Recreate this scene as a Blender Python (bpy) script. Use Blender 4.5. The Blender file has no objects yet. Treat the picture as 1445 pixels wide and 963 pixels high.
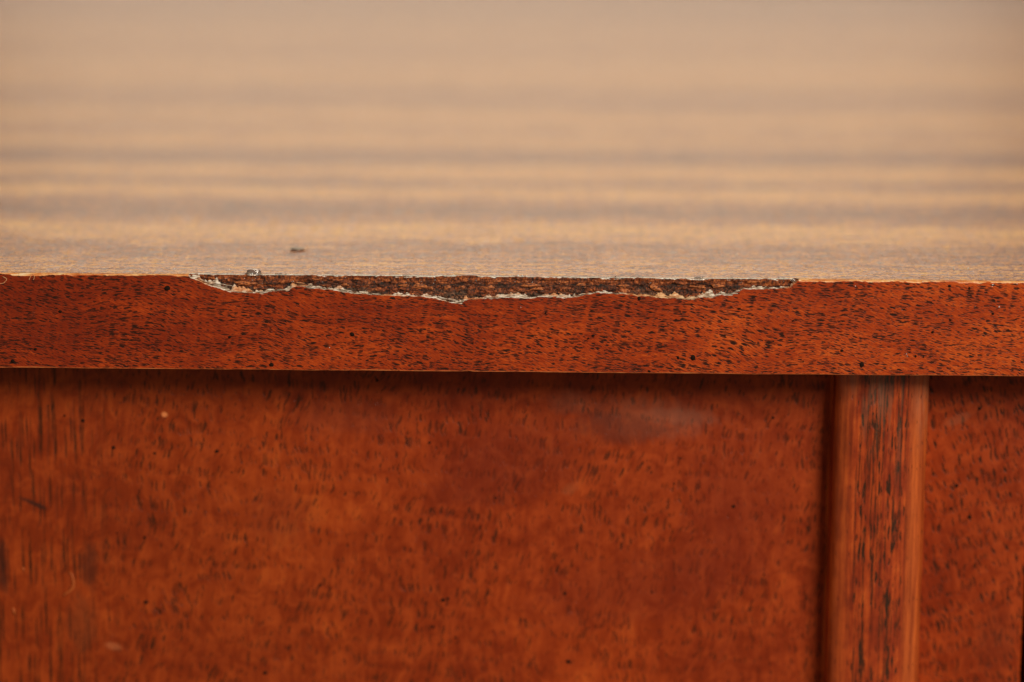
import bpy, bmesh, math, random
import numpy as np
from mathutils import Vector, Matrix
random.seed(7); rng = np.random.RandomState(11)
sc = bpy.context.scene
R = math.radians
# ------------------------------------------------------------------ camera
H = 0.76                       # height of the table top above the floor
TH, ROLL, D = R(11.5), R(0.47), 0.60
W, HH, FPX = 1445.0, 963.0, 4014.0
tgt = Vector((0, 0, H - 0.0137))
cpos = tgt + Vector((0, -D * math.cos(TH), D * math.sin(TH)))
cam = bpy.data.cameras.new('camera'); co = bpy.data.objects.new('camera', cam)
sc.collection.objects.link(co); sc.camera = co
rot = (tgt - cpos).to_track_quat('-Z', 'Y').to_matrix() @ Matrix.Rotation(ROLL, 3, 'Z')
co.matrix_world = Matrix.Translation(cpos) @ rot.to_4x4()
cam.lens = 100; cam.sensor_width = 36; cam.clip_start = 0.01; cam.clip_end = 50
cam.dof.use_dof = True; cam.dof.focus_distance = D + 0.001; cam.dof.aperture_fstop = 5.6
cam.dof.aperture_blades = 9
# ------------------------------------------------------------------ world, lamps, exposure
w = bpy.data.worlds.new('World'); sc.world = w; w.use_nodes = True
bg = w.node_tree.nodes['Background']
bg.inputs[0].default_value = (1.0, 0.80, 0.60, 1); bg.inputs[1].default_value = 0.20
def area(name, loc, aim, sx, sy, power, col):
    l = bpy.data.lights.new(name, 'AREA'); l.shape = 'RECTANGLE'; l.size = sx; l.size_y = sy
    l.energy = power; l.color = col
    o = bpy.data.objects.new(name, l); sc.collection.objects.link(o); o.location = loc
    o.rotation_euler = (Vector(aim) - Vector(loc)).to_track_quat('-Z', 'Y').to_euler()
    return o
area('key_window', (0.90, -1.55, H + 0.92), (0, 0, H), 0.85, 0.62, 36, (1.0, 0.88, 0.72))
area('far_sheen_lamp', (-0.02, 2.6, H + 0.72), (0, 0.3, H), 1.25, 0.95, 10.6, (1.0, 0.785, 0.575))  # added lamp behind, reflected in the top; narrowed so its sides dim
sc.view_settings.view_transform = 'Standard'; sc.view_settings.look = 'None'
sc.view_settings.gamma = 1; sc.view_settings.exposure = 0.0; sc.view_settings.use_curve_mapping = False
sc.cycles.max_bounces = 6

# ------------------------------------------------------------------ helpers
def plane(px, py, Y):
    """point (x, z below the top) where the sight line of a photo pixel meets the upright plane y=Y"""
    d = rot @ Vector(((px - W / 2) / FPX, -(py - HH / 2) / FPX, -1))
    t = (Y - cpos.y) / d.y
    p = cpos + d * t
    return p.x, p.z - H
def topxy(px, py):
    d = rot @ Vector(((px - W / 2) / FPX, -(py - HH / 2) / FPX, -1))
    t = (H - cpos.z) / d.z
    p = cpos + d * t
    return p.x, p.y
def hash2(i, j, s):
    n = (i * 374761393 + j * 668265263 + s * 1442695041) & 0x7fffffff
    n = ((n ^ (n >> 13)) * 1274126177) & 0x7fffffff
    return ((n ^ (n >> 16)) & 0xffff) / 65535.0
def vnoise(x, y, s=0):
    x = np.asarray(x, float); y = np.asarray(y, float) + 0 * x
    xi = np.floor(x).astype(np.int64); yi = np.floor(y).astype(np.int64)
    fx = x - xi; fy = y - yi; fx = fx * fx * (3 - 2 * fx); fy = fy * fy * (3 - 2 * fy)
    a = hash2(xi, yi, s); b = hash2(xi + 1, yi, s); c = hash2(xi, yi + 1, s); d = hash2(xi + 1, yi + 1, s)
    return (a + (b - a) * fx) * (1 - fy) + (c + (d - c) * fx) * fy - 0.5
def fbm(x, y, s=0, o=4, g=0.5):
    x = np.asarray(x, float); y = np.asarray(y, float) + 0 * x
    r = 0; a = 1.0
    for k in range(o):
        r = r + a * vnoise(x * 2 ** k, y * 2 ** k, s + k * 17); a *= g
    return r
def link(name, verts, faces, mats, parent=None, loc=None, smooth=True, fm=None):
    me = bpy.data.meshes.new(name); me.from_pydata([tuple(v) for v in verts], [], faces)
    for m in (mats if isinstance(mats, (list, tuple)) else [mats]): me.materials.append(m)
    if fm is not None: me.polygons.foreach_set('material_index', np.asarray(fm, dtype=np.int32))
    if smooth: me.polygons.foreach_set('use_smooth', [True] * len(me.polygons))
    me.update()
    o = bpy.data.objects.new(name, me); sc.collection.objects.link(o)
    if parent is not None: o.parent = parent
    if loc is not None: o.location = loc
    return o
def tag(o, label=None, cat=None, group=None, kind=None):
    if label: o['label'] = label
    if cat: o['category'] = cat
    if group: o['group'] = group
    if kind: o['kind'] = kind
    return o
def grid_faces(nc, nr):
    return [(c * nr + r, c * nr + r + 1, (c + 1) * nr + r + 1, (c + 1) * nr + r) for c in range(nc - 1) for r in range(nr - 1)]

class NB:
    def __init__(s, name):
        s.m = bpy.data.materials.new(name); s.m.use_nodes = True
        s.t = s.m.node_tree; s.n = s.t.nodes; s.l = s.t.links
        s.p = s.n['Principled BSDF']
    def put(s, sock, v):
        if isinstance(v, bpy.types.NodeSocket): s.l.new(v, sock)
        elif v is not None:
            if isinstance(v, (tuple, list)) and len(v) == 3 and len(sock.default_value) == 4: v = (*v, 1)
            sock.default_value = v
    def set(s, **k):
        for a, v in k.items(): s.put(s.p.inputs[a.replace('_', ' ')], v)
    def math(s, op, a, b=None, c=None, clamp=False):
        n = s.n.new('ShaderNodeMath'); n.operation = op; n.use_clamp = clamp
        s.put(n.inputs[0], a)
        if b is not None: s.put(n.inputs[1], b)
        if c is not None: s.put(n.inputs[2], c)
        return n.outputs[0]
    def add(s, a, b): return s.math('ADD', a, b)
    def sub(s, a, b): return s.math('SUBTRACT', a, b)
    def mul(s, a, b): return s.math('MULTIPLY', a, b)
    def mad(s, a, b, c): return s.math('MULTIPLY_ADD', a, b, c)
    def mr(s, v, a, b, c=0.0, d=1.0, sm=True):
        n = s.n.new('ShaderNodeMapRange'); n.interpolation_type = 'SMOOTHSTEP' if sm else 'LINEAR'
        for i, x in enumerate((v, a, b, c, d)): s.put(n.inputs[i], x)
        return n.outputs[0]
    def mix(s, f, a, b, mode='MIX'):
        n = s.n.new('ShaderNodeMix'); n.data_type = 'RGBA'; n.blend_type = mode
        s.put(n.inputs[0], f); s.put(n.inputs[6], a); s.put(n.inputs[7], b); return n.outputs[2]
    def comb(s, x, y, z=0.0):
        n = s.n.new('ShaderNodeCombineXYZ'); s.put(n.inputs[0], x); s.put(n.inputs[1], y); s.put(n.inputs[2], z); return n.outputs[0]
    def noise(s, vec, scale=1.0, detail=2.0, rough=0.5, dist=0.0):
        n = s.n.new('ShaderNodeTexNoise'); n.noise_dimensions = '3D'
        s.put(n.inputs['Vector'], vec); n.inputs['Scale'].default_value = scale; n.inputs['Detail'].default_value = detail
        n.inputs['Roughness'].default_value = rough; n.inputs['Distortion'].default_value = dist
        return n.outputs[0]
    def voro(s, vec, scale=1.0, feat='F1'):
        n = s.n.new('ShaderNodeTexVoronoi'); n.voronoi_dimensions = '2D'; n.feature = feat
        s.put(n.inputs['Vector'], vec); n.inputs['Scale'].default_value = scale
        return n.outputs['Distance'], n.outputs['Color']
    def mm(s):
        n = s.n.new('ShaderNodeTexCoord'); q = s.n.new('ShaderNodeSeparateXYZ'); s.l.new(n.outputs['Object'], q.inputs[0])
        return [s.mul(q.outputs[i], 1000.0) for i in range(3)]
    def rot2(s, u, v, deg):
        c, k = math.cos(R(deg)), math.sin(R(deg))
        return s.add(s.mul(u, c), s.mul(v, k)), s.sub(s.mul(v, c), s.mul(u, k))
    def pores(s, u, v, L, Wd, deg, r0, r1, seed=0.0, dens=None, wob=0.25):
        """short dark vessel marks: one per cell, random length and width; L, Wd = cell in mm"""
        a, b = s.rot2(u, v, deg)
        wn = s.noise(s.comb(s.mul(a, 1.4 / L), s.mul(b, 0.5 / Wd), seed + 3.1), 1, 2)
        b2 = s.add(b, s.mul(s.sub(wn, 0.5), Wd * wob * 4))
        d, col = s.voro(s.comb(s.mad(a, 1 / L, seed), s.mad(b2, 1 / Wd, seed * 1.7)))
        q = s.n.new('ShaderNodeSeparateColor'); s.l.new(col, q.inputs[0])
        rad = s.mr(q.outputs[0], 0, 1, r0, r1, sm=False)
        if dens is not None: rad = s.mul(rad, dens)
        return s.mr(s.sub(rad, d), -0.03, 0.10)
    def ramp(s, f, stops, interp='LINEAR'):
        n = s.n.new('ShaderNodeValToRGB'); e = n.color_ramp.elements; n.color_ramp.interpolation = interp
        while len(e) < len(stops): e.new(0.5)
        for i, (p, c) in enumerate(stops): e[i].position = p; e[i].color = (*c, 1)
        s.put(n.inputs[0], f); return n.outputs[0]
    def blob(s, u, v, cu, cv, ru, rv, deg=0, nz=None):
        du, dv = s.rot2(s.sub(u, cu), s.sub(v, cv), deg)
        a = s.math('POWER', s.mul(du, 1 / ru), 2.0); b = s.math('POWER', s.mul(dv, 1 / rv), 2.0)
        t = s.add(a, b)
        if nz is not None: t = s.add(t, s.mul(s.sub(nz, 0.5), 2.2))
        return s.mr(t, 1.3, 0.0)
    def bump(s, h, strength, dist, prev=None):
        n = s.n.new('ShaderNodeBump'); n.inputs['Strength'].default_value = strength; n.inputs['Distance'].default_value = dist
        s.put(n.inputs['Height'], h)
        if prev is not None: s.l.new(prev, n.inputs['Normal'])
        return n.outputs[0]

# ------------------------------------------------------------------ materials
YP, YM = 0.0190, 0.0092            # set-back of the panels and of the moulding's front
def mat_edge():
    b = NB('edge veneer wood'); u, y_, v = b.mm()
    big = b.noise(b.comb(b.mul(u, 1 / 26), b.mul(v, 1 / 9), 1.3), 1, 2, 0.55)
    med = b.noise(b.comb(b.mul(u, 1 / 7), b.mul(v, 1 / 2.6), 4.0), 1, 3, 0.55)
    v2 = b.add(v, b.mul(b.sub(b.noise(b.comb(b.mul(u, 1 / 24), b.mul(v, 1 / 14), 9.0), 1, 1), 0.5), 6.0))
    fu, fv = b.rot2(u, v2, -26)
    fib = b.noise(b.comb(b.mul(fu, 1 / 2.4), b.mul(fv, 1 / 0.26), 2.0), 1, 3, 0.6)
    hu, hv = b.rot2(u, v2, -4)
    hor = b.noise(b.comb(b.mul(hu, 1 / 8.0), b.mul(hv, 1 / 0.5), 7.0), 1, 3, 0.6)
    fine = b.noise(b.comb(b.mul(u, 1 / 0.35), b.mul(v, 1 / 0.22), 3.0), 1, 2, 0.6)
    f = b.add(b.mul(b.sub(big, 0.5), 0.8), b.mul(b.sub(med, 0.5), 0.55))
    f = b.add(f, b.mul(b.sub(fib, 0.5), 1.15)); f = b.add(f, b.mul(b.sub(hor, 0.5), 0.55))
    f = b.add(f, b.mul(b.sub(fine, 0.5), 0.30))
    f = b.add(f, b.mul(u, 0.0019))  # light falling off to the left, put into the veneer colour
    f = b.mr(f, -0.85, 0.85)
    col = b.ramp(f, [(0, (0.12, 0.010, 0.003)), (0.35, (0.25, 0.026, 0.004)), (0.62, (0.42, 0.053, 0.006)), (0.85, (0.61, 0.108, 0.013)), (1, (0.80, 0.20, 0.03))])
    dens = b.mr(b.noise(b.comb(b.mul(u, 1 / 15), b.mul(v, 1 / 4.5), 12.0), 1, 2), 0.36, 0.62, 0.72, 1.08)
    p1 = b.pores(u, v2, 2.5, 0.50, -7, -0.02, 0.44, 1.7, dens)
    p2 = b.pores(u, v2, 1.9, 0.46, -13, -0.14, 0.42, 23.3, dens)
    p3 = b.pores(u, v2, 4.6, 0.50, -3, -0.26, 0.36, 41.9, dens)
    p4 = b.pores(u, v2, 1.5, 0.34, -9, -0.10, 0.42, 57.1, dens)
    p = b.math('MAXIMUM', b.math('MAXIMUM', b.math('MAXIMUM', p1, p2), p3), p4)
    ps = b.mul(p, b.mr(b.noise(b.comb(b.mul(u, 1 / 1.6), b.mul(v, 1 / .7), 30.0), 1, 1), 0.3, 0.60, 0.50, 1.0))
    col = b.mix(ps, col, (0.026, 0.0070, 0.0032))
    hz = b.mul(b.blob(u, v, -30, -4.5, 60, 5.0, 0, big), 0.0)
    b.set(Base_Color=col, Roughness=b.mr(fine, 0.3, 0.7, 0.30, 0.5), Specular_IOR_Level=0.22)
    h = b.sub(b.mul(fib, 0.7), b.mul(p, 0.5))
    b.set(Normal=b.bump(h, 0.35, 0.00010))
    return b.m
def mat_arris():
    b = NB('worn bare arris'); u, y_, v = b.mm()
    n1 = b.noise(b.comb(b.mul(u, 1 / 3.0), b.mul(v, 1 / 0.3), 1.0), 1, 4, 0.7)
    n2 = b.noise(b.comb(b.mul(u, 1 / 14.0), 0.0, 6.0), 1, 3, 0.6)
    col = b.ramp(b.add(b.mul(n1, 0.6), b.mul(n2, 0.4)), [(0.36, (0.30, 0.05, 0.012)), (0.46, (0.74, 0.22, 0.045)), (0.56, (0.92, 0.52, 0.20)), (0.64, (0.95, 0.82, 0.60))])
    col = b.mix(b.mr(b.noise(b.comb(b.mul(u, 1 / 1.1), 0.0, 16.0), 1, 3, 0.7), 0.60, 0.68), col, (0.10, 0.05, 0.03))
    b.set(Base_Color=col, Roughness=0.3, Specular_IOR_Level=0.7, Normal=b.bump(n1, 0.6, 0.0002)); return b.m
def mat_lower():  # streaky orange tone along the lower arris
    b = NB('orange lower arris'); u, y_, v = b.mm()
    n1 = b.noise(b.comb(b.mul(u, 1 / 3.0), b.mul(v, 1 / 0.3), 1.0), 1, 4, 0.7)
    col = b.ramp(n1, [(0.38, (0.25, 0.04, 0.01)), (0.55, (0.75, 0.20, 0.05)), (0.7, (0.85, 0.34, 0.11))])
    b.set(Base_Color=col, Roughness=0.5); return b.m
def mat_torn():
    b = NB('torn pale fibres'); u, y_, v = b.mm()
    n1 = b.noise(b.comb(b.mul(u, 1 / 1.6), b.mul(v, 1 / 0.22), 1.0), 1, 4, 0.65)
    n2 = b.noise(b.comb(b.mul(u, 1 / 7.0), b.mul(v, 1 / 2.0), 5.0), 1, 3, 0.6)
    col = b.ramp(n1, [(0.36, (0.05, 0.032, 0.02)), (0.46, (0.30, 0.21, 0.14)), (0.53, (0.80, 0.69, 0.56)), (0.62, (0.95, 0.91, 0.85))])
    col = b.mix(b.mr(n2, 0.46, 0.60), col, b.mix(b.mr(n1, .35, .6), (0.40, 0.10, 0.03), (0.80, 0.42, 0.20)))
    rt = b.mul(b.mr(b.math('ABSOLUTE', b.sub(u, 33)), 10.0, 3.0), 0.75)
    col = b.mix(rt, col, b.mix(b.mr(n1, .35, .6), (0.55, 0.20, 0.06), (0.88, 0.58, 0.30)))
    b.set(Base_Color=col, Roughness=0.7, Normal=b.bump(n1, 0.7, 0.0002)); return b.m
def mat_core():
    b = NB('broken chipboard'); u, y_, v = b.mm()
    ru, rv = b.rot2(u, v, 12)
    wob = b.mul(b.sub(b.noise(b.comb(b.mul(u, 1 / 3.0), b.mul(v, 1 / 1.5), 21.0), 1, 3, 0.6), 0.5), 2.4)
    sp = b.noise(b.comb(b.mul(ru, 1 / 0.55), b.mul(b.add(rv, wob), 1 / 0.34), 1.0), 1, 4, 0.75)
    tu, tv = b.rot2(u, v, -9)
    vert = b.noise(b.comb(b.mul(b.add(tu, b.mul(wob, 0.3)), 1 / 0.45), b.mul(tv, 1 / 0.9), 8.0), 1, 4, 0.75)
    fl = b.noise(b.comb(b.mul(u, 1 / 3.2), b.mul(b.add(v, wob), 1 / 0.9), 3.0), 1, 5, 0.75)
    topz = b.mul(b.mr(b.mad(b.sub(fl, 0.5), 3.0, v), -1.9, -1.0), 0.8)
    s1 = b.math('MULTIPLY_ADD', fl, 0.5, b.mul(sp, 0.5))
    s2 = b.math('MULTIPLY_ADD', fl, 0.35, b.mul(vert, 0.65))
    lo = b.ramp(s1, [(0.42, (0.008, 0.004, 0.003)), (0.48, (0.055, 0.015, 0.007)), (0.52, (0.20, 0.045, 0.014)), (0.58, (0.50, 0.12, 0.028)), (0.67, (0.90, 0.45, 0.18))])
    up = b.ramp(s2, [(0.40, (0.014, 0.006, 0.003)), (0.47, (0.11, 0.026, 0.008)), (0.54, (0.40, 0.095, 0.022)), (0.63, (0.80, 0.28, 0.07))])
    col = b.mix(topz, lo, up)
    dl = b.mul(b.mr(b.math('ABSOLUTE', b.add(v, b.mad(fl, 1.2, 1.3))), 0.5, 0.0), 0.65)
    col = b.mix(dl, col, (0.012, 0.009, 0.007))
    # the lower part of the break turns greyer in patches
    gr = b.mul(b.mr(b.add(v, b.mul(fl, 3.2)), -0.2, -2.0), b.mr(b.noise(b.comb(b.mul(u, 1 / 9), b.mul(v, 1 / 2), 11.0), 1, 2), 0.4, 0.6))
    col = b.mix(b.mul(gr, 0.68), col, b.mix(b.mr(sp, .4, .65), (0.02, 0.013, 0.009), (0.20, 0.13, 0.08)))
    b.set(Base_Color=col, Roughness=0.6, Specular_IOR_Level=0.4, Normal=b.bump(sp, 0.9, 0.0003)); return b.m
def mat_flake():
    b = NB('orange wood flake'); u, y_, v = b.mm()
    n = b.noise(b.comb(b.mul(u, 1 / 0.8), b.mul(v, 1 / 0.3), 1.0), 1, 4, 0.7)
    b.set(Base_Color=b.ramp(n, [(0.38, (0.03, 0.010, 0.004)), (0.47, (0.26, 0.065, 0.016)), (0.60, (0.66, 0.21, 0.055))]), Roughness=0.6,
          Normal=b.bump(n, 0.7, 0.0002)); return b.m
def mat_top():
    b = NB('tabletop wood'); u, v, z_ = b.mm()
    # growth bands running along the board at their distances; farthest rows set darker
    wn = b.noise(b.comb(b.mul(u, 1 / 160), b.mul(v, 1 / 60), 2.0), 1, 3, 0.6)
    wf = b.noise(b.comb(b.mul(u, 1 / 14), b.mul(v, 1 / 8), 6.0), 1, 3, 0.6)
    vv = b.add(v, b.mul(b.mul(b.sub(wn, 0.5), 1.2), b.mr(v, 0, 500, 14, 90, sm=False)))
    vv = b.add(vv, b.mul(b.sub(wf, 0.5), b.mr(v, 0, 300, 12, 26, sm=False)))
    t = b.mul(vv, 1 / 800.0)
    L, M, K = (1, 1, 1), (0.5, 0.5, 0.5), (0, 0, 0)
    rows = [(392, .45), (378, .55), (362, .35), (350, .30), (338, .72), (322, .95), (309, .35), (299, .05), (288, .35), (276, .95), (266, .8), (259, .1),
            (250, .7), (243, .95), (233, .3), (222, .0), (212, .2), (203, .85), (190, .45), (181, .4), (168, .9), (150, .45), (138, .2), (122, .6), (100, .75), (75, .4), (45, .55), (15, .1), (2, .2)]
    st = []
    for py, c in rows:
        yy = topxy(722, py)[1] * 1000 / 800.0
        st.append((min(max(yy, 0), 1), (c, c, c)))
    st = st[:31]
    band = b.ramp(t, st, 'EASE')
    q = b.n.new('ShaderNodeSeparateColor'); b.l.new(band, q.inputs[0]); bd = q.outputs[0]
    g1 = b.noise(b.comb(b.mul(u, 1 / 18), b.mul(v, 1 / 2.4), 1.0), 1, 4, 0.65)
    g2 = b.noise(b.comb(b.mul(u, 1 / 2.6), b.mul(v, 1 / 2.0), 4.0), 1, 4, 0.75)
    g3 = b.noise(b.comb(b.mul(u, 1 / 0.9), b.mul(v, 1 / 1.1), 7.0), 1, 3, 0.7)
    f = b.add(b.mul(bd, 0.58), b.add(b.mul(b.sub(g1, 0.5), 1.6), b.mul(b.sub(g2, 0.5), 2.5)))
    f = b.add(f, b.mul(b.sub(g3, 0.5), 2.2))
    f = b.add(f, 0.12)
    col = b.ramp(f, [(0.0, (0.09, 0.022, 0.016)), (0.25, (0.28, 0.080, 0.048)), (0.5, (0.62, 0.26, 0.10)), (0.75, (0.92, 0.46, 0.11)), (1, (0.96, 0.60, 0.20))])
    p = b.pores(u, v, 3.4, 1.0, 0, -0.1, 0.36, 5.2)
    col = b.mix(b.mul(p, 0.55), col, (0.10, 0.035, 0.02))
    b.set(Base_Color=col, Roughness=b.mr(g2, 0.3, 0.7, 0.36, 0.52), Specular_IOR_Level=0.42, Normal=b.bump(b.sub(b.add(b.mul(g2, 0.6), b.mul(g3, .6)), p), 0.55, 0.00014))
    return b.m
def mat_panel(name, lean, blobs=(), curly=1.0, seed=0.0, left_straight=None):
    b = NB(name); u, y_, v = b.mm()
    big = b.noise(b.comb(b.mul(u, 1 / 34), b.mul(v, 1 / 34), 1.0 + seed), 1, 3, 0.55)
    med = b.noise(b.comb(b.mul(u, 1 / 4.2), b.mul(v, 1 / 5.0), 2.0 + seed), 1, 4, 0.62, 0.9)
    ub = b.add(u, b.mul(b.sub(b.noise(b.comb(b.mul(u, 1 / 22), b.mul(v, 1 / 22), 9.0 + seed), 1, 2), 0.5), 9 * curly))
    su, sv = b.rot2(ub, v, -lean)
    st = b.noise(b.comb(b.mul(su, 1 / 1.1), b.mul(sv, 1 / 26), 3.0 + seed), 1, 4, 0.6)
    f = b.add(b.mul(b.sub(big, 0.5), 0.9), b.mul(b.sub(med, 0.5), 1.05)); f = b.add(f, b.mul(b.sub(st, 0.5), 0.5))
    f = b.mr(f, -0.7, 0.7)
    col = b.ramp(f, [(0, (0.13, 0.013, 0.003)), (0.38, (0.23, 0.0255, 0.0035)), (0.68, (0.35, 0.046, 0.0055)), (1, (0.49, 0.083, 0.009))])
    dens = b.mr(b.noise(b.comb(b.mul(u, 1 / 14), b.mul(v, 1 / 14), 12.0 + seed), 1, 2), 0.36, 0.62, 0.55 if left_straight is not None else 0.85, 1.08)
    p1 = b.pores(sv, su, 3.0, 0.62, 0, -0.05, 0.42, 1.7 + seed, dens, 0.5)
    p2 = b.pores(sv, su, 4.6, 0.80, 6, -0.15, 0.40, 23.3 + seed, dens, 0.5)
    p = b.math('MAXIMUM', p1, p2)
    if left_straight is not None:
        ls = b.mr(u, left_straight + 14, left_straight - 8)
        p3 = b.pores(v, u, 15, 0.75, 0, 0.0, 0.42, 61.3, None, 0.3)
        p4 = b.pores(v, u, 26, 1.3, 0, -0.12, 0.40, 71.3, None, 0.2)
        p = b.add(b.mul(p, b.mr(ls, 0, 1, 1, 0.25, sm=False)), b.mul(b.math('MAXIMUM', p3, p4), ls))
    ps = b.mul(p, b.mr(b.noise(b.comb(b.mul(u, 1 / 1.5), b.mul(v, 1 / 6), 30.0), 1, 2), 0.32, 0.64, 0.22 if left_straight is not None else 0.4, 0.85 if left_straight is not None else 0.98))
    col = b.mix(ps, col, (0.040, 0.010, 0.003))
    if left_straight is not None:
        col = b.mix(b.mr(b.add(b.mul(u, -1), b.mul(v, -0.6)), 30, 110, 0, 0.5), col, b.mix(1.0, col, (0.98, 1.2, 1.2), 'MULTIPLY'))
    nz = b.noise(b.comb(b.mul(u, 1 / 2.2), b.mul(v, 1 / 4.5), 50.0), 1, 4, 0.65)
    for (cu, cv, ru, rv, deg, c, k) in blobs:
        col = b.mix(b.mul(b.blob(u, v, cu, cv, ru, rv, deg, nz), k), col, c)
    b.set(Base_Color=col, Roughness=b.mr(med, 0.3, 0.7, 0.34, 0.46), Specular_IOR_Level=0.17, Normal=b.bump(b.sub(b.mul(st, 0.5), p), 0.35, 0.00015))
    return b.m
def mat_mould(x0, x1):
    b = NB('moulding wood'); u, y_, v = b.mm()
    c = b.mul(b.sub(u, x0), 1 / (x1 - x0))            # 0..1 across the strip
    st = b.noise(b.comb(b.mul(u, 1 / 0.9), b.mul(v, 1 / 30), 3.0), 1, 5, 0.75)
    md = b.noise(b.comb(b.mul(u, 1 / 3.5), b.mul(v, 1 / 7), 5.0), 1, 4, 0.65)
    f = b.mr(b.add(b.mul(b.sub(st, 0.5), 1.5), b.mul(b.sub(md, 0.5), 1.2)), -0.75, 0.75)
    col = b.ramp(f, [(0, (0.09, 0.013, 0.004)), (0.38, (0.26, 0.030, 0.006)), (0.65, (0.45, 0.065, 0.010)), (1, (0.66, 0.14, 0.022))])
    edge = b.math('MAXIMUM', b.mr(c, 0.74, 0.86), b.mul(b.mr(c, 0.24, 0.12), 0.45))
    worn = b.ramp(st, [(0.35, (0.26, 0.04, 0.008)), (0.6, (0.60, 0.125, 0.022))])  # pale side bands: wear, plus the roundings' highlight put into the colour
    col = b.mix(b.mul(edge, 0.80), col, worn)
    mid = b.mr(b.math('ABSOLUTE', b.sub(c, 0.50)), 0.36, 0.18)
    lowd = b.mr(v, -20, -70, 0.80, 1.18, sm=False)
    p1 = b.pores(v, u, 13, 1.5, 0, -0.12, 0.40, 4.4, b.mul(mid, lowd), 0.45)
    p2 = b.pores(v, u, 5, 0.7, 0, -0.12, 0.40, 14.4, b.mr(mid, 0, 1, 0.35, 1.0), 0.4)
    sk = b.noise(b.comb(b.mul(u, 1 / 0.6), b.mul(v, 1 / 24), 33.0), 1, 4, 0.7)
    p3 = b.mul(b.mr(sk, 0.53, 0.57), b.mr(mid, 0, 1, 0.12, 0.9))
    p = b.math('MAXIMUM', b.math('MAXIMUM', p1, p2), p3)
    brk = b.noise(b.comb(b.mul(u, 1 / 1.0), b.mul(v, 1 / 3.0), 43.0), 1, 3, 0.7)
    col = b.mix(b.mul(p, b.mr(brk, 0.34, 0.52, 0.35, 1.0)), col, (0.034, 0.014, 0.006))
    gy = b.mul(b.mr(b.noise(b.comb(b.mul(u, 1 / 1.3), b.mul(v, 1 / 18), 23.0), 1, 2), 0.50, 0.62), b.mr(v, -58, -24))
    col = b.mix(b.mul(b.mul(gy, mid), 0.45), col, (0.10, 0.072, 0.045))
    # grey rubbing dust near the top, strongest on the right-hand rounding
    nz = b.noise(b.comb(b.mul(u, 1 / 1.2), b.mul(v, 1 / 9), 50.0), 1, 4, 0.65)
    d1 = b.mul(b.mr(v, -44, -20), b.mr(c, 0.78, 0.93)); d2 = b.mul(b.mr(v, -32, -19), b.mr(b.math('ABSOLUTE', b.sub(c, 0.14)), 0.13, 0.02))
    d3 = b.mul(b.mr(v, -36, -22), b.mr(b.math('ABSOLUTE', b.sub(c, 0.42)), 0.12, 0.02))
    dd = b.math('MAXIMUM', b.math('MAXIMUM', d1, d2), d3)
    col = b.mix(b.mul(b.mul(dd, b.mr(nz, 0.35, 0.62)), 0.55), col, (0.34, 0.16, 0.09))
    b.set(Base_Color=col, Roughness=b.mr(dd, 0, 1, 0.36, 0.6), Specular_IOR_Level=0.35, Normal=b.bump(b.sub(b.mul(st, 0.6), p), 0.5, 0.0002))
    return b.m
def mat_plain(name, c, r=0.6, spec=0.3):
    b = NB(name); u, v, z = b.mm()
    n = b.noise(b.comb(u, v, z), 2.0, 3, 0.6)
    b.set(Base_Color=b.mix(n, tuple(x * 0.6 for x in c), tuple(min(1, x * 1.35) for x in c)), Roughness=r, Specular_IOR_Level=spec, Normal=b.bump(n, 0.3, 0.0001))
    return b.m
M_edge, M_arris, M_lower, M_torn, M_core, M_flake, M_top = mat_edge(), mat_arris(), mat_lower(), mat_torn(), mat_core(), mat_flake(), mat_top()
M_hole = mat_plain('hole shade and filler', (0.016, 0.007, 0.004), 0.8, 0.1)
M_carc = mat_plain('carcass wood', (0.09, 0.02, 0.008), 0.6)
M_chalk = mat_plain('pale dust', (0.92, 0.90, 0.86), 0.3, 1.0)  # dust whitened so that its glints show by colour
M_pale = mat_plain('pale orange bruise', (0.46, 0.10, 0.02), 0.4, 0.3)
M_grey = mat_plain('grey crumb', (0.50, 0.43, 0.36), 0.8)
M_lint = mat_plain('lint fibre', (0.80, 0.38, 0.18), 0.6)
b_ = NB('clear resin'); b_.set(Base_Color=(0.62, 0.55, 0.50), Roughness=0.06, Specular_IOR_Level=0.9, Coat_Weight=0.6, Coat_Roughness=0.03); b_.set(Transmission_Weight=0.85, IOR=1.5); M_bead = b_.m

# ------------------------------------------------------------------ the cabinet
cab = bpy.data.objects.new('wooden_cabinet', None); sc.collection.objects.link(cab); cab.location = (0, 0, 0)
tag(cab, 'red brown veneered cabinet with a long chip torn out of its top front edge', 'cabinet')
OFF = (0, 0, H)
X0, X1, DEP = -0.62, 0.62, 0.82
TV = 0.0008                       # edge veneer thickness
ZB = (plane(722, 525.5, 0.0)[1])  # lower arris of the edge band

# chip outline: photo pixels on the face of the edge band
out_px = [(266, 388), (268, 391.5), (282, 398), (294.6, 403), (305.7, 406), (315, 409.5), (326, 412), (343, 413.5), (362, 414), (371, 415.8), (376, 412.5), (390, 411), (406.7, 410.5), (412, 407), (419, 404.5),
 (433, 406), (448, 408), (458, 408), (470.5, 409.5), (485.7, 412), (496, 414), (511.6, 415.5), (531, 416.5), (562, 418), (586, 418.5), (604, 420), (620, 423.5), (635, 427), (651.6, 429.5), (655.4, 425.5), (666, 423),
 (690, 422), (705.5, 421.3), (711.5, 419.5), (725, 420.5), (752.7, 421), (759, 419), (777, 419.5), (797, 420.5), (818, 419), (827, 416.5), (844, 413.5), (862, 415), (883, 415.3), (904, 418), (947, 421), (969, 422.5), (979.5, 422.8),
 (986, 419.5), (1003, 421.7), (1012, 417), (1033, 417), (1037, 413), (1050, 408), (1072, 408.5), (1091, 407.5), (1114.7, 406.5), (1119, 402), (1124, 399), (1127, 394.5)]
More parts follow.
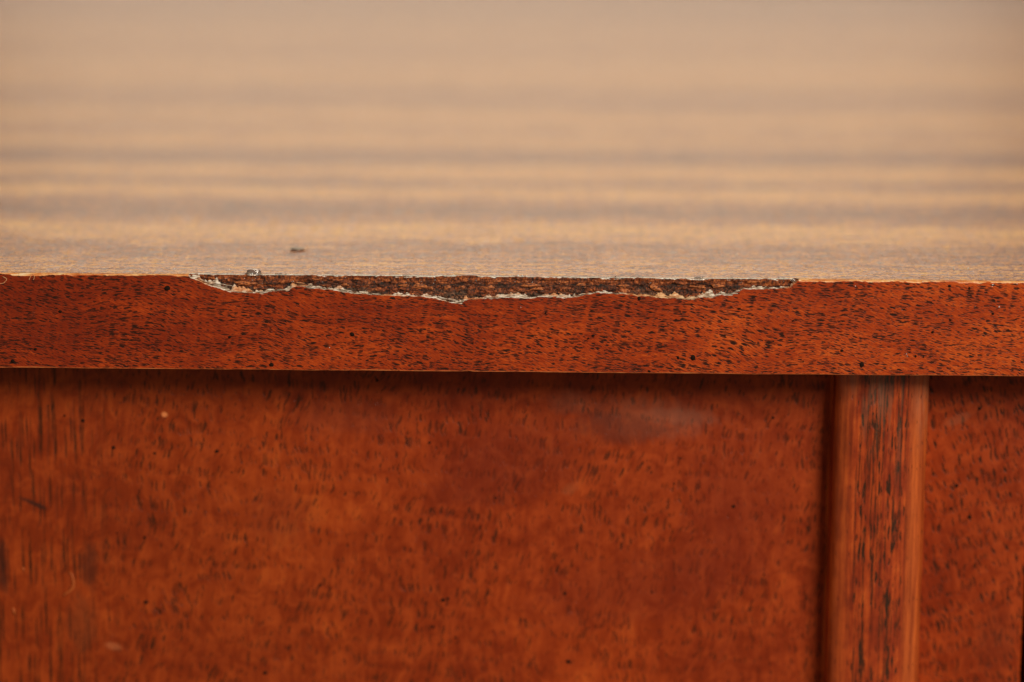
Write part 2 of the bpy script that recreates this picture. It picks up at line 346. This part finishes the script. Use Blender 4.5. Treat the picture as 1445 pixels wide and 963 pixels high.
wid_px = [(262, 2), (285, 8), (310, 9), (333, 8), (345, 5), (360, 4), (385, 2), (400, 2.5), (425, 4.5), (445, 3), (470, 3), (500, 4.5), (530, 3), (560, 2.5), (600, 4), (625, 6), (645, 9), (655, 5), (665, 2.5), (700, 2.5), (760, 3.2),
 (800, 3), (822, 5.5), (845, 3), (900, 3), (940, 4), (980, 4), (1005, 6.5), (1020, 4), (1050, 2.2), (1100, 2.2), (1114, 4.5), (1127, 2)]
ox = np.array([plane(a, c, 0)[0] for a, c in out_px]); oz = np.array([plane(a, c, 0)[1] for a, c in out_px])
wx = np.array([plane(a, 405, 0)[0] for a, c in wid_px]); wz = np.array([c * 0.0001525 for a, c in wid_px])
CX0, CX1 = ox[0], ox[-1]

xs = np.concatenate([np.arange(X0, -0.1255, 0.012), np.arange(-0.125, 0.125, 0.00013), np.arange(0.126, X1 + 1e-6, 0.012)])
xs[-1] = X1
mm = xs * 1000
cut = (xs > CX0) & (xs < CX1)
jag = fbm(mm / 1.1, 0.0, 3, 4, 0.6) * 0.00028 + fbm(mm / 0.3, 5.0, 8, 2, 0.6) * 0.00007
ztop = np.interp(xs, ox, oz) + jag * 0.7
ch = 0.00036 + fbm(mm / 4.0, 2.0, 5, 5, 0.7) * 0.00040 + np.where(mm > 60, 0.00006, 0)
ch = np.clip(ch + np.where(mm < -60, 0.00008, 0), 0.00018, 0.0006)
wv = fbm(mm / 40, 0.0, 21, 3) * 0.00012                       # the face is not dead flat
rows = []                                                      # each row: y(x), z(x)
cb = np.clip(0.00022 + fbm(mm / 5, 4.0, 31, 3) * 0.00016, 0.00012, 0.0004)
zbw = ZB + fbm(mm / 25, 4.0, 37, 3) * 0.00010 + np.clip(fbm(mm / 3.0, 4.0, 47, 3) - 0.42, 0, 1) * 0.0006
rows.append((np.full_like(xs, TV), zbw)); rows.append((cb, zbw)); rows.append((cb * 0.3, zbw + cb * 0.3)); rows.append((0 * xs + wv, zbw + cb))
ztf = np.where(cut, np.minimum(ztop, -0.0003), -ch)
nface = 6
for k in range(1, nface): rows.append((wv, (zbw + cb) + (ztf - zbw - cb) * k / nface))
rows.append((wv, ztf))
F_END = len(rows) - 1
lw = np.interp(xs, wx, wz) * (0.62 + fbm(mm / 2.6, 9.0, 13, 5, 0.7) * 1.9)
zin = np.minimum(ztf + np.clip(lw, 0.0001, 0.002), -0.00018)
NL = 5
for k in range(1, NL + 1):
    s = k / NL
    fz = fbm(mm / 1.4, s * 3, 41 + k, 3, 0.6) * 0.00022 * (1 if k < NL else 0.3)
    fy = fbm(mm / 0.7, s * 5, 61 + k, 3, 0.6) * 0.00016 * (1 if k < NL else 0.3)
    yc = np.clip(TV * (0.10 + 0.9 * s ** 1.2) + fy, 0.00003, TV)
    zc = ztf + (zin - ztf) * s + fz
    yo = ch * min(1, s * 2) if k < NL else np.full_like(xs, TV)
    zo = -ch * max(0, 1 - s * 2) * 1.0
    if k == 1: yo = ch * 0.30; zo = -ch * 0.45
    elif k == 2: yo = ch * 0.62; zo = -ch * 0.16
    elif k == 3: yo = ch * 1.0; zo = 0 * xs
    elif k == 4: yo = ch * 1.0 + (TV - ch) * 0.5; zo = 0 * xs
    rows.append((np.where(cut, yc, yo + 0 * xs), np.where(cut, zc, zo + 0 * xs)))
nr = len(rows); nc = len(xs)
V = np.zeros((nc, nr, 3))
for r, (yy, zz) in enumerate(rows): V[:, r, 0] = xs; V[:, r, 1] = yy; V[:, r, 2] = zz
faces = grid_faces(nc, nr); fm = []
for c in range(nc - 1):
    cc = cut[c] or cut[c + 1]
    for r in range(nr - 1):
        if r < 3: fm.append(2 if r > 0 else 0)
        elif r < F_END: fm.append(0)
        elif cc: fm.append(3)
        elif r < F_END + 3: fm.append(1)
        else: fm.append(4)
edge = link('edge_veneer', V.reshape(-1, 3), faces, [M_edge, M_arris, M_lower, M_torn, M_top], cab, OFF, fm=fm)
edge.data.polygons.foreach_set('use_smooth', [m_ != 0 for m_ in fm])
tag(edge, 'dark red edge veneer with a long strip torn from its upper rim')

# loose slivers still hanging along the tear
def sliver(px, py, ln, deg, tk=0.00014, lift=0.00012):
    x, z = plane(px, py, 0)
    n = 7; vs = []; fs = []
    a = R(deg)
    for i in range(n):
        t = i / (n - 1); rw = tk * (math.sin(math.pi * (0.08 + 0.88 * t)) ** 0.7) * (0.7 + 0.6 * random.random())
        cx_ = x + math.cos(a) * ln * (t - 0.5); cz_ = z + math.sin(a) * ln * (t - 0.5) + random.uniform(-1, 1) * 0.00003
        for j in range(4):
            th = math.pi / 2 * j
            vs.append((cx_ - math.sin(a) * rw * math.cos(th), -lift * (0.4 + t) + rw * 0.5 * math.sin(th), cz_ + math.cos(a) * rw * math.cos(th)))
    for i in range(n - 1):
        for j in range(4): fs.append((i * 4 + j, i * 4 + (j + 1) % 4, i * 4 + 4 + (j + 1) % 4, i * 4 + 4 + j))
    fs.append((3, 2, 1, 0)); fs.append(tuple(range((n - 1) * 4, n * 4)))
    return link('splinter', vs, fs, M_torn, edge)
for a in [(287, 396, .0035, -20), (300, 401, .0045, -14), (318, 402, .0042, -9), (342, 412, .0040, -6), (370, 412.5, .0022, -4), (398, 409, .0026, 6), (424, 399.5, .0020, -4), (430, 403, .0028, -3),
          (488, 409.5, .003, -10), (530, 415, .003, -4), (628, 421.5, .0034, -12), (642, 424, .0030, -16), (700, 419.8, .0050, 1), (824, 415, .0026, 12), (955, 420, .005, -5), (978, 421, .003, 4), (1002, 418.5, .003, 6), (1030, 414.5, .0034, 3), (1106, 405.5, .002, 3)]:
    sliver(*a)

# worm holes and dark filled pits: proud discs, hole shade put into the colour
def pit(px, py, rp, Y, parent, sx=1.0):
    x, z = plane(px, py, Y - 0.00003); r = rp * 0.00013 * (1 if Y == 0 else 0.95)
    if rp < 3: sx = sx * random.uniform(0.8, 1.5)
    n = 12; vs = [(x, -0.00002 + Y + 0.0, z)]; ph = random.random() * 6
    for i in range(n):
        a = 2 * math.pi * i / n; q = r * (1 + 0.10 * math.sin(2 * a + ph) + 0.07 * random.uniform(-1, 1))
        vs.append((x + q * math.cos(a) * sx, Y - 0.00005 - (0.00006 if Y == 0 else 0), z + q * math.sin(a)))
    vs[0] = (x, Y - 0.00010, z)
    m = len(vs)
    for i in range(n): vx = vs[1 + i]; vs.append((x + (vx[0] - x) * 1.05, Y + 0.0003, z + (vx[2] - z) * 1.05))
    fs = [(0, 1 + i, 1 + (i + 1) % n) for i in range(n)] + [(1 + i, m + i, m + (i + 1) % n, 1 + (i + 1) % n) for i in range(n)]
    return link('pinhole', vs, fs, M_hole, parent)
for a in [(236, 407, 4.5), (85, 440, 2.3), (497, 472, 3.6), (383, 515, 3.5), (957, 505, 2.7), (978, 505, 4.3), (902, 421.5, 3.0), (1043, 436, 2), (1050, 448, 1.3), (1062, 445, 1.4), (837, 474, 2), (830, 478, 1.4),
          (770, 442, 1.5), (1119, 453, 1.5), (1216, 515, 4), (1340, 404, 2.2), (1368, 407, 2.2), (1401, 443, 2.2), (1316, 469, 2), (1292, 503, 2), (1303, 504, 1.5), (1341, 452, 1.5), (1188, 495, 2.4), (916, 524.0, 1.8), (18, 510, 3.2), (50, 493, 2.6), (324, 476, 2.3)]:
    pit(a[0], a[1], a[2], 0.0, edge)

# broken chipboard behind the missing strip
cxs = np.arange(CX0 - 0.001, CX1 + 0.0012, 0.00012); czs = np.arange(-0.0072, -0.00008, 0.00012)
gx, gz = np.meshgrid(cxs * 1000, czs * 1000, indexing='ij')
ga = gx * 0.97 + gz * 0.9; gb = gz * 0.97 - gx * 0.22
dep = fbm(ga / 5.5, gb / 1.6, 3, 3, 0.55) * 0.9 + fbm(ga / 0.9, gb / 0.5, 9, 4, 0.6) * 0.6 + np.abs(fbm(gx / 2.4, gz / 0.9, 19, 3, 0.6)) * 0.8 - 0.15
prox = np.clip((gz + 0.9) / 0.8, 0, 1)                        # stays close to the sheet at the very top
yc = TV - 0.00005 + (0.55 + dep) * 0.0006 * (1 - 0.85 * prox)
yc = np.clip(yc, 0.0006, 0.0022)
# inside the cut only: the zone left under the veneer is pressed back
Vc = np.stack([gx / 1000, np.where(gz / 1000 < np.interp(gx / 1000, ox, oz) + 0.0002, np.maximum(yc, TV + 0.0001), yc), gz / 1000], -1)
core = link('exposed_core', Vc.reshape(-1, 3), grid_faces(len(cxs), len(czs)), M_core, cab, OFF)
tag(core, 'rough dark chipboard bared behind the torn veneer')
def flake(px, py, lp, hp, deg):
    x, z = plane(px, py, TV); n = 9; vs = []; a0 = R(deg)
    y = TV - 0.00012
    for ring, (k, dy) in enumerate(((1.0, 0.0006), (0.9, 0.00018), (0.4, 0.0))):
        for i in range(n):
            a = 2 * math.pi * i / n; q = k * (1 + 0.22 * math.sin(3 * a + px) + 0.12 * random.uniform(-1, 1))
            lx, lz = q * lp * 0.000075 * math.cos(a), q * hp * 0.000075 * math.sin(a)
            vs.append((x + lx * math.cos(a0) - lz * math.sin(a0), y + dy + random.uniform(-1, 1) * 0.00003, z + lx * math.sin(a0) + lz * math.cos(a0)))
    fs = [(r * n + i, r * n + n + i, r * n + n + (i + 1) % n, r * n + (i + 1) % n) for r in range(2) for i in range(n)] + [tuple(range(2 * n, 3 * n))]
    return link('wood_flake', vs, fs, M_flake, core, smooth=False)
for a in [(346, 400, 34, 6, -2), (447, 394, 18, 4, 2), (571, 403, 18, 5, 4), (593, 404, 24, 8, -6), (608, 407, 8, 6, 0), (690, 406, 22, 7, 2), (652, 406, 12, 6, 5), (750, 403, 30, 6, -1), (758, 408, 20, 5, 3), (505, 394, 16, 4, 0), (631, 406, 12, 6, 20),
          (700, 397, 14, 4, 0), (985, 405, 26, 5, -3), (1013, 404, 20, 6, -2), (925, 407, 20, 8, -25), (880, 404, 18, 5, 4), (1064, 398, 26, 4, 1), (820, 402, 14, 5, 0), (300, 393, 12, 4, -8), (487, 402, 12, 4, 0)]:
    flake(*a)

# tabletop: thin sheet of veneer over a board
ys = np.concatenate([[TV], TV + np.array([0.0004, 0.002, 0.006, 0.014]), np.linspace(0.03, DEP, 24)])
lipx = xs
lip = np.where(cut, np.clip(fbm(mm / 2.2, 1.0, 71, 4, 0.65) * 0.0005 + 0.00006 + np.clip(fbm(mm / 6.0, 4.0, 171, 3, 0.6) - 0.30, 0, 1) * 0.0025, -0.0001, 0.0016), 0)
chn = np.where(cut, np.clip(0.00022 + fbm(mm / 3.5, 3.0, 77, 5, 0.75) * 0.00034, 0.00002, 0.0005), 0.00002)
trow = [(TV + lip, -0.0006 + 0 * xs), (TV + lip - 0.00005 * cut, -chn), (TV + lip + chn, 0 * xs)] + [(y + 0 * xs + (lip if i == 0 else 0), 0 * xs) for i, y in enumerate(ys[1:])]
trow += [(np.full_like(xs, DEP), 0 * xs - 0.02)]
V = np.zeros((nc, len(trow), 3))
for r, (yy, zz) in enumerate(trow): V[:, r, 0] = xs; V[:, r, 1] = yy; V[:, r, 2] = zz
fm = [(2 if r == 0 else 1 if (r == 1 and (cut[c] or cut[c + 1])) else 0) for c in range(nc - 1) for r in range(len(trow) - 1)]
M_lac = mat_plain('glinting cracked lacquer rim', (0.88, 0.78, 0.66), 0.2, 0.9)  # broken lacquer, its pale tone also painting the rim's white glints
top = link('tabletop', V.reshape(-1, 3), grid_faces(nc, len(trow)), [M_top, M_lac, M_core], cab, OFF, fm=fm)
tag(top, 'glossy brown top with pale gold and brown bands of grain')

def box(name, a, c, mat, parent, loc=OFF, bev=0.0):
    bm = bmesh.new(); bmesh.ops.create_cube(bm, size=1)
    for v in bm.verts: v.co = Vector(((a[i] + c[i]) / 2 + v.co[i] * (c[i] - a[i]) for i in range(3)))
    if bev: bmesh.ops.bevel(bm, geom=list(bm.edges), offset=bev, segments=3, affect='EDGES', profile=0.6)
    me = bpy.data.meshes.new(name); bm.to_mesh(me); bm.free(); me.materials.append(mat)
    me.polygons.foreach_set('use_smooth', [bool(bev)] * len(me.polygons))
    o = bpy.data.objects.new(name, me); sc.collection.objects.link(o); o.parent = parent
    if loc: o.location = loc
    return o
box('board', (X0 + .001, 0.0035, ZB + 0.0002), (X1 - .001, DEP - .001, -0.0009), M_carc, cab)
# carcass, panels, moulding
mlx = plane(1178, 560, YM + 0.004)[0]; mrx = plane(1311, 560, YM + 0.003)[0]
prx = plane(1440.5, 950, YP)[0]
Z1 = -H + 0.06
box('carcass', (X0 + .03, YP + 0.019, Z1), (X1 - .03, DEP - .03, ZB - 0.0003), M_carc, cab)
def P(px, py): x, z = plane(px, py, YP); return x * 1000, z * 1000
def bl(px, py, rx, ry, deg, c, k): u, v = P(px, py); return (u, v, rx * .155, ry * .155, deg, c, k)
hazec = (0.30, 0.13, 0.08)
blobsL = [bl(920, 590, 95, 34, -4, hazec, .24), bl(805, 568, 34, 22, 0, hazec, .18), bl(955, 588, 60, 13, -4, (0.36,.17,.11), .16), bl(805, 690, 14, 9, 30, (0.45, .13, .045), .25),
          bl(126, 800, 15, 40, 0, (0.065, 0.014, 0.006), .65), bl(48, 711, 24, 4.0, -24, (0.05, 0.014, 0.008), .9), bl(232, 585, 5, 4, 0, (0.8, .25, .08), .9), bl(4, 800, 9, 45, 0, (0.05, 0.012, 0.006), .8),
          bl(730, 650, 150, 70, 20, (0.15, 0.016, 0.005), .5), bl(900, 830, 190, 60, 12, (0.17, 0.018, 0.005), .45), bl(1040, 700, 90, 150, 0, (0.18, 0.018, 0.005), .4), bl(870, 605, 70, 26, -6, (0.11, 0.02, 0.010), .6), bl(115, 880, 26, 50, 0, (0.12, 0.03, 0.01), .4),
          bl(392, 730, 60, 50, 0, (0.17, 0.022, 0.006), .4), bl(490, 590, 90, 30, 0, (0.17, 0.03, 0.012), .35), bl(160, 912, 14, 6, -15, (0.5, .14, .05), .5)]
blobsR = [bl(1352, 592, 24, 8, 22, (0.36, 0.14, 0.07), .2), bl(1405, 905, 30, 60, 0, (0.14, .02, .006), .4)]
M_pl = mat_panel('left panel wood', 3, blobsL, 1.0, 0.0, left_straight=P(120, 700)[0])
M_pr = mat_panel('right panel wood', -17, blobsR, 0.5, 33.0)
pl_ = box('front_panel', (X0 + .03, YP, Z1 + 0.01), (mlx + 0.002, YP + 0.018, ZB - 0.0012), M_pl, cab, bev=0.0006)
pr_ = box('front_panel', (mrx - 0.002, YP, Z1 + 0.01), (prx, YP + 0.018, ZB - 0.0012), M_pr, cab, bev=0.0009)
tag(pl_, 'wide mottled panel left of the raised moulding'); tag(pr_, 'narrow panel right of the raised moulding')
box('side_stile', (prx + 0.0022, YP + 0.0005, Z1 + 0.01), (X1 - .03, YP + 0.018, ZB - 0.0012), M_pr, cab, bev=0.0009)
for a in [(160, 632, 3.6), (218, 640, 2.6), (306, 637, 3), (117, 594, 3.4), (91, 587, 2.2), (204, 759, 3), (206, 850, 4), (327, 667, 2.4), (625, 847, 4), (632, 845, 2.8), (611, 885, 3), (802, 934, 4.6), (797, 838, 3.2), (1035, 715, 3.4), (1091, 590, 2.8),
          (960, 647, 2.2), (532, 537, 3.2), (700, 703, 2.4), (452, 826, 2.8), (606, 625, 2.6), (165, 753, 2.4), (374, 950, 3), (1078, 811, 2.4), (643, 900, 2.6), (951, 683, 2.4), (920, 836, 2.6)]:
    pit(a[0], a[1], a[2] * .9, YP, pl_, 0.8 if a[2] < 3 else 1.15)
for a in [(1382, 577, 3), (1350, 686, 3.8), (1368, 730, 4), (1349, 795, 2.4), (1342, 718, 2)]: pit(a[0], a[1], a[2] * .9, YP, pr_)
# moulding: rounded strip run from under the top to the plinth
cxm = (mlx + mrx) / 2; hw = (mrx - mlx) / 2
prof = [(-hw - 0.0006, YP + 0.0005), (-hw, YP - 0.0012), (-hw + 0.0001, YM + 0.0050)]
for i in range(7):
    a = math.pi / 2 * i / 6; prof.append((-hw + 0.0045 * (1 - math.cos(a)), YM + 0.0008 + 0.0042 * (1 - math.sin(a))))
for i in range(1, 6): t = i / 6; xx = -hw + 0.0045 + (2 * hw - 0.0078) * t; prof.append((xx, YM + 0.0008 - 0.0008 * math.sin(math.pi * t)))
for i in range(7):
    a = math.pi / 2 * i / 6; prof.append((hw - 0.0033 + 0.0033 * math.sin(a), YM + 0.0008 + 0.0032 * (1 - math.cos(a))))
prof += [(hw, YP - 0.001), (hw + 0.0006, YP + 0.0005)]
zz = np.concatenate([np.arange(ZB - 0.0005, -0.12, -0.0008), np.linspace(-0.125, Z1 + 0.01, 40)])
vs = []
for k, z in enumerate(zz):
    for j, (px_, py_) in enumerate(prof):
        wob = float(fbm(np.array([z * 1000 / 9.0]), float(j) * 0.35, 91, 3)[0]) * 0.00028
        vs.append((cxm + px_ + wob * 0.6, py_ + wob * (1 if 1 < j < len(prof) - 2 else 0), z))
M_mo = mat_mould((cxm - hw) * 1000, (cxm + hw) * 1000)
mo = link('moulding', vs, grid_faces(len(zz), len(prof)), M_mo, cab, OFF)
tag(mo, 'rounded upright moulding with streaky worn finish')
# plinth closes the cabinet at the floor
box('plinth', (X0 + .05, YP + 0.03, -H), (X1 - .05, DEP - .05, Z1 - 0.0005), M_carc, cab)

# bruises on the panel: raised pale chips of lacquer
def ribbon(name, pts, r, Y, mat, parent=None, taper=True):
    P3 = [Vector((plane(a, c, Y)[0], Y - r * 0.4, plane(a, c, Y)[1])) for a, c in pts]
    return tube(name, P3, r, mat, parent, taper)
def tube(name, P3, r, mat, parent=None, taper=True, ns=6):
    vs = []; n = len(P3)
    for i, p in enumerate(P3):
        t = (P3[min(i + 1, n - 1)] - P3[max(i - 1, 0)]).normalized()
        a = t.cross(Vector((0, 1, 0)));  a = a.normalized() if a.length > 1e-6 else Vector((1, 0, 0)); c = t.cross(a)
        rr = r * (math.sin(math.pi * (0.12 + 0.76 * i / (n - 1))) if taper else 1)
        for j in range(ns): th = 2 * math.pi * j / ns; vs.append(p + a * rr * math.cos(th) + c * rr * math.sin(th))
    fs = [(i * ns + j, i * ns + (j + 1) % ns, (i + 1) * ns + (j + 1) % ns, (i + 1) * ns + j) for i in range(n - 1) for j in range(ns)]
    fs += [tuple(range(ns))[::-1], tuple(range((n - 1) * ns, n * ns))]
    if parent is None:
        base = sum(P3, Vector()) / n; vs = [v - base for v in vs]
        return link(name, vs, fs, mat, None, base + Vector((0, 0, H)))
    return link(name, vs, fs, mat, parent)
ribbon('lacquer_chip', [(98, 806), (102, 812), (104, 820), (104, 828), (99, 834), (92, 838), (89, 842)], 0.00032, YP, M_pale, pl_)
ribbon('lacquer_chip', [(32, 800), (33, 803), (35, 805)], 0.0003, YP, M_pale, pl_)
ribbon('lacquer_chip', [(18, 857), (20, 862), (21, 868)], 0.00035, YP, M_pale, pl_)

# ------------------------------------------------------------------ small things lying on the cabinet
def spline(pts, k=6):
    out = []
    for i in range(len(pts) - 1):
        p0 = pts[max(i - 1, 0)]; p1 = pts[i]; p2 = pts[i + 1]; p3 = pts[min(i + 2, len(pts) - 1)]
        for j in range(k):
            t = j / k
            out.append(tuple(0.5 * ((2 * p1[d]) + (-p0[d] + p2[d]) * t + (2 * p0[d] - 5 * p1[d] + 4 * p2[d] - p3[d]) * t * t + (-p0[d] + 3 * p1[d] - 3 * p2[d] + p3[d]) * t ** 3) for d in (0, 1)))
    out.append(pts[-1]); return out
def lint(pts, label):
    P3 = [Vector((plane(a, c, 0)[0], -0.00010 - 0.00005 * math.sin(i), plane(a, c, 0)[1])) for i, (a, c) in enumerate(spline(pts))]
    o = tube('lint_fibre', P3, 0.00006, M_lint, None, False)
    tag(o, label, 'fibre', 'lint fibres stuck to the edge')
lint([(-1, 400), (4, 400), (8, 397), (9.5, 394), (7, 392), (4, 390.5)], 'hooked orange lint fibre at the far left end of the edge veneer')
lint([(41, 395), (42.5, 392), (43.5, 389), (45, 387)], 'short straight lint fibre, left one of the close pair under the top rim')
lint([(47, 395), (48.5, 392), (48, 389), (46, 387)], 'short bent lint fibre, right one of the close pair under the top rim')
def lump(name, loc, sx, sy, sz, mat, seed, sub=3, rough=0.25):
    bm = bmesh.new(); bmesh.ops.create_icosphere(bm, subdivisions=sub, radius=1)
    for v in bm.verts:
        q = 1 + rough * float(fbm(np.array([v.co.x * 1.7 + seed]), float(v.co.y * 1.7 + v.co.z * 2.3), seed, 3)[0])
        v.co = Vector((v.co.x * sx * q, v.co.y * sy * q, max(v.co.z, -0.5) * sz * q))
    me = bpy.data.meshes.new(name); bm.to_mesh(me); bm.free(); me.materials.append(mat)
    me.polygons.foreach_set('use_smooth', [True] * len(me.polygons))
    o = bpy.data.objects.new(name, me); sc.collection.objects.link(o); o.location = loc; return o
x, y = topxy(357, 388.5)
o = lump('glue_bead', (x, max(y, .0013), H + 0.00020), 0.0017, 0.0010, 0.0008, M_bead, 3, 4, 0.25)
tag(o, 'tiny shiny bead of dried glue on the rim above the left end of the chip', 'glue bead')
x, y = topxy(421, 353)
o = lump('crumb', (x, y, H + 0.0003), 0.0016, 0.0014, 0.00026, M_grey, 5, 3, 0.9)
tag(o, 'blurred grey crumb on the tabletop behind the chipped rim', 'crumb')
for (px, label) in ((1120, 'small glassy grain wedged at the right end of the chip'),):
    x, z = plane(px, 396.5, 0)
    o = lump('glue_grain', (x, 0.0003, H + z), 0.0005, 0.0003, 0.0004, M_bead, 9, 3, 0.5)
    tag(o, label, 'glue grain')
# dust and painted glints: many specks, nobody could count them
vs, fs = [], []
def speck(p, r):
    k = len(vs); a = random.random() * 3
    for dx, dy, dz in ((1, 0, 0), (-.4, .8, 0), (-.5, -.8, 0), (0, 0, 1.1), (0, 0, -.4)):
        vs.append((p[0] + r * (dx * math.cos(a) - dy * math.sin(a)), p[1] + r * (dx * math.sin(a) + dy * math.cos(a)), p[2] + r * dz))
    fs.extend([(k, k + 1, k + 3), (k + 1, k + 2, k + 3), (k + 2, k, k + 3), (k + 1, k, k + 4), (k + 2, k + 1, k + 4), (k, k + 2, k + 4)])
for i in range(420):
    px = random.uniform(0, 1445); py = 392 - abs(random.gauss(0, 26))
    if px < 900 and random.random() < 0.45: continue
    x, y = topxy(px, min(py, 390 + px * 0.0042))
    if y < 0.0014: continue
    speck((x, y, H + 0.00003), random.choice((0.00006, 0.00008, 0.00010, 0.00013)))
for px, py, r in [(1268, 381, .00022), (1346, 381, .0003), (1355, 382, .00022), (1366, 380, .00028), (1423, 365, .0002), (1367, 372, .0002), (1442, 373, .0002), (1045, 377, .0002), (1063, 379, .0002), (1015, 358, .0003), (1039, 361, .0003), (1245, 361, .0002), (1305, 372, .0002)]:
    x, y = topxy(px, py); speck((x, y, H + r * .35), r)
for px, py, r in [(1410, 433.5, .00022), (1279, 500, .00016), (1280, 503, .00014), (1207, 404, .00016), (1401, 402, .00018), (1400, 404.5, .00014), (465, 491, .00014), (1273, 438, .0001), (1302, 398, .00018), (1435, 401, .00016), (1376, 433, .0001), (735, 434, .0001)]:
    x, z = plane(px, py, 0); speck((x, -r * 0.4, H + z), r)
for px, py, r in [(356, 387.5, .00040), (353, 388, .0003), (363, 388, .00025), (281, 386.8, .0003), (640, 389, .00028), (731, 389.5, .00035), (737, 389.5, .0003), (743, 390, .0002)]:  # pale specks painting white glints on the bead and rim
    x, z = plane(px, py, 0.0004); speck((x, 0.0002, H + z), r)
for i in range(70):  # bright specks painting glints in the broken core
    px = random.uniform(270, 1120); x, z = plane(px, 391 + 10 * random.random(), TV); speck((x, TV + random.uniform(-.0001, .0002), H + z), random.uniform(.00005, .00012))
du = link('dust', vs, fs, M_chalk, None, (0, 0, 0), smooth=False)
tag(du, 'fine pale dust specks and painted glints scattered along the rim of the tabletop', 'dust', kind='stuff')
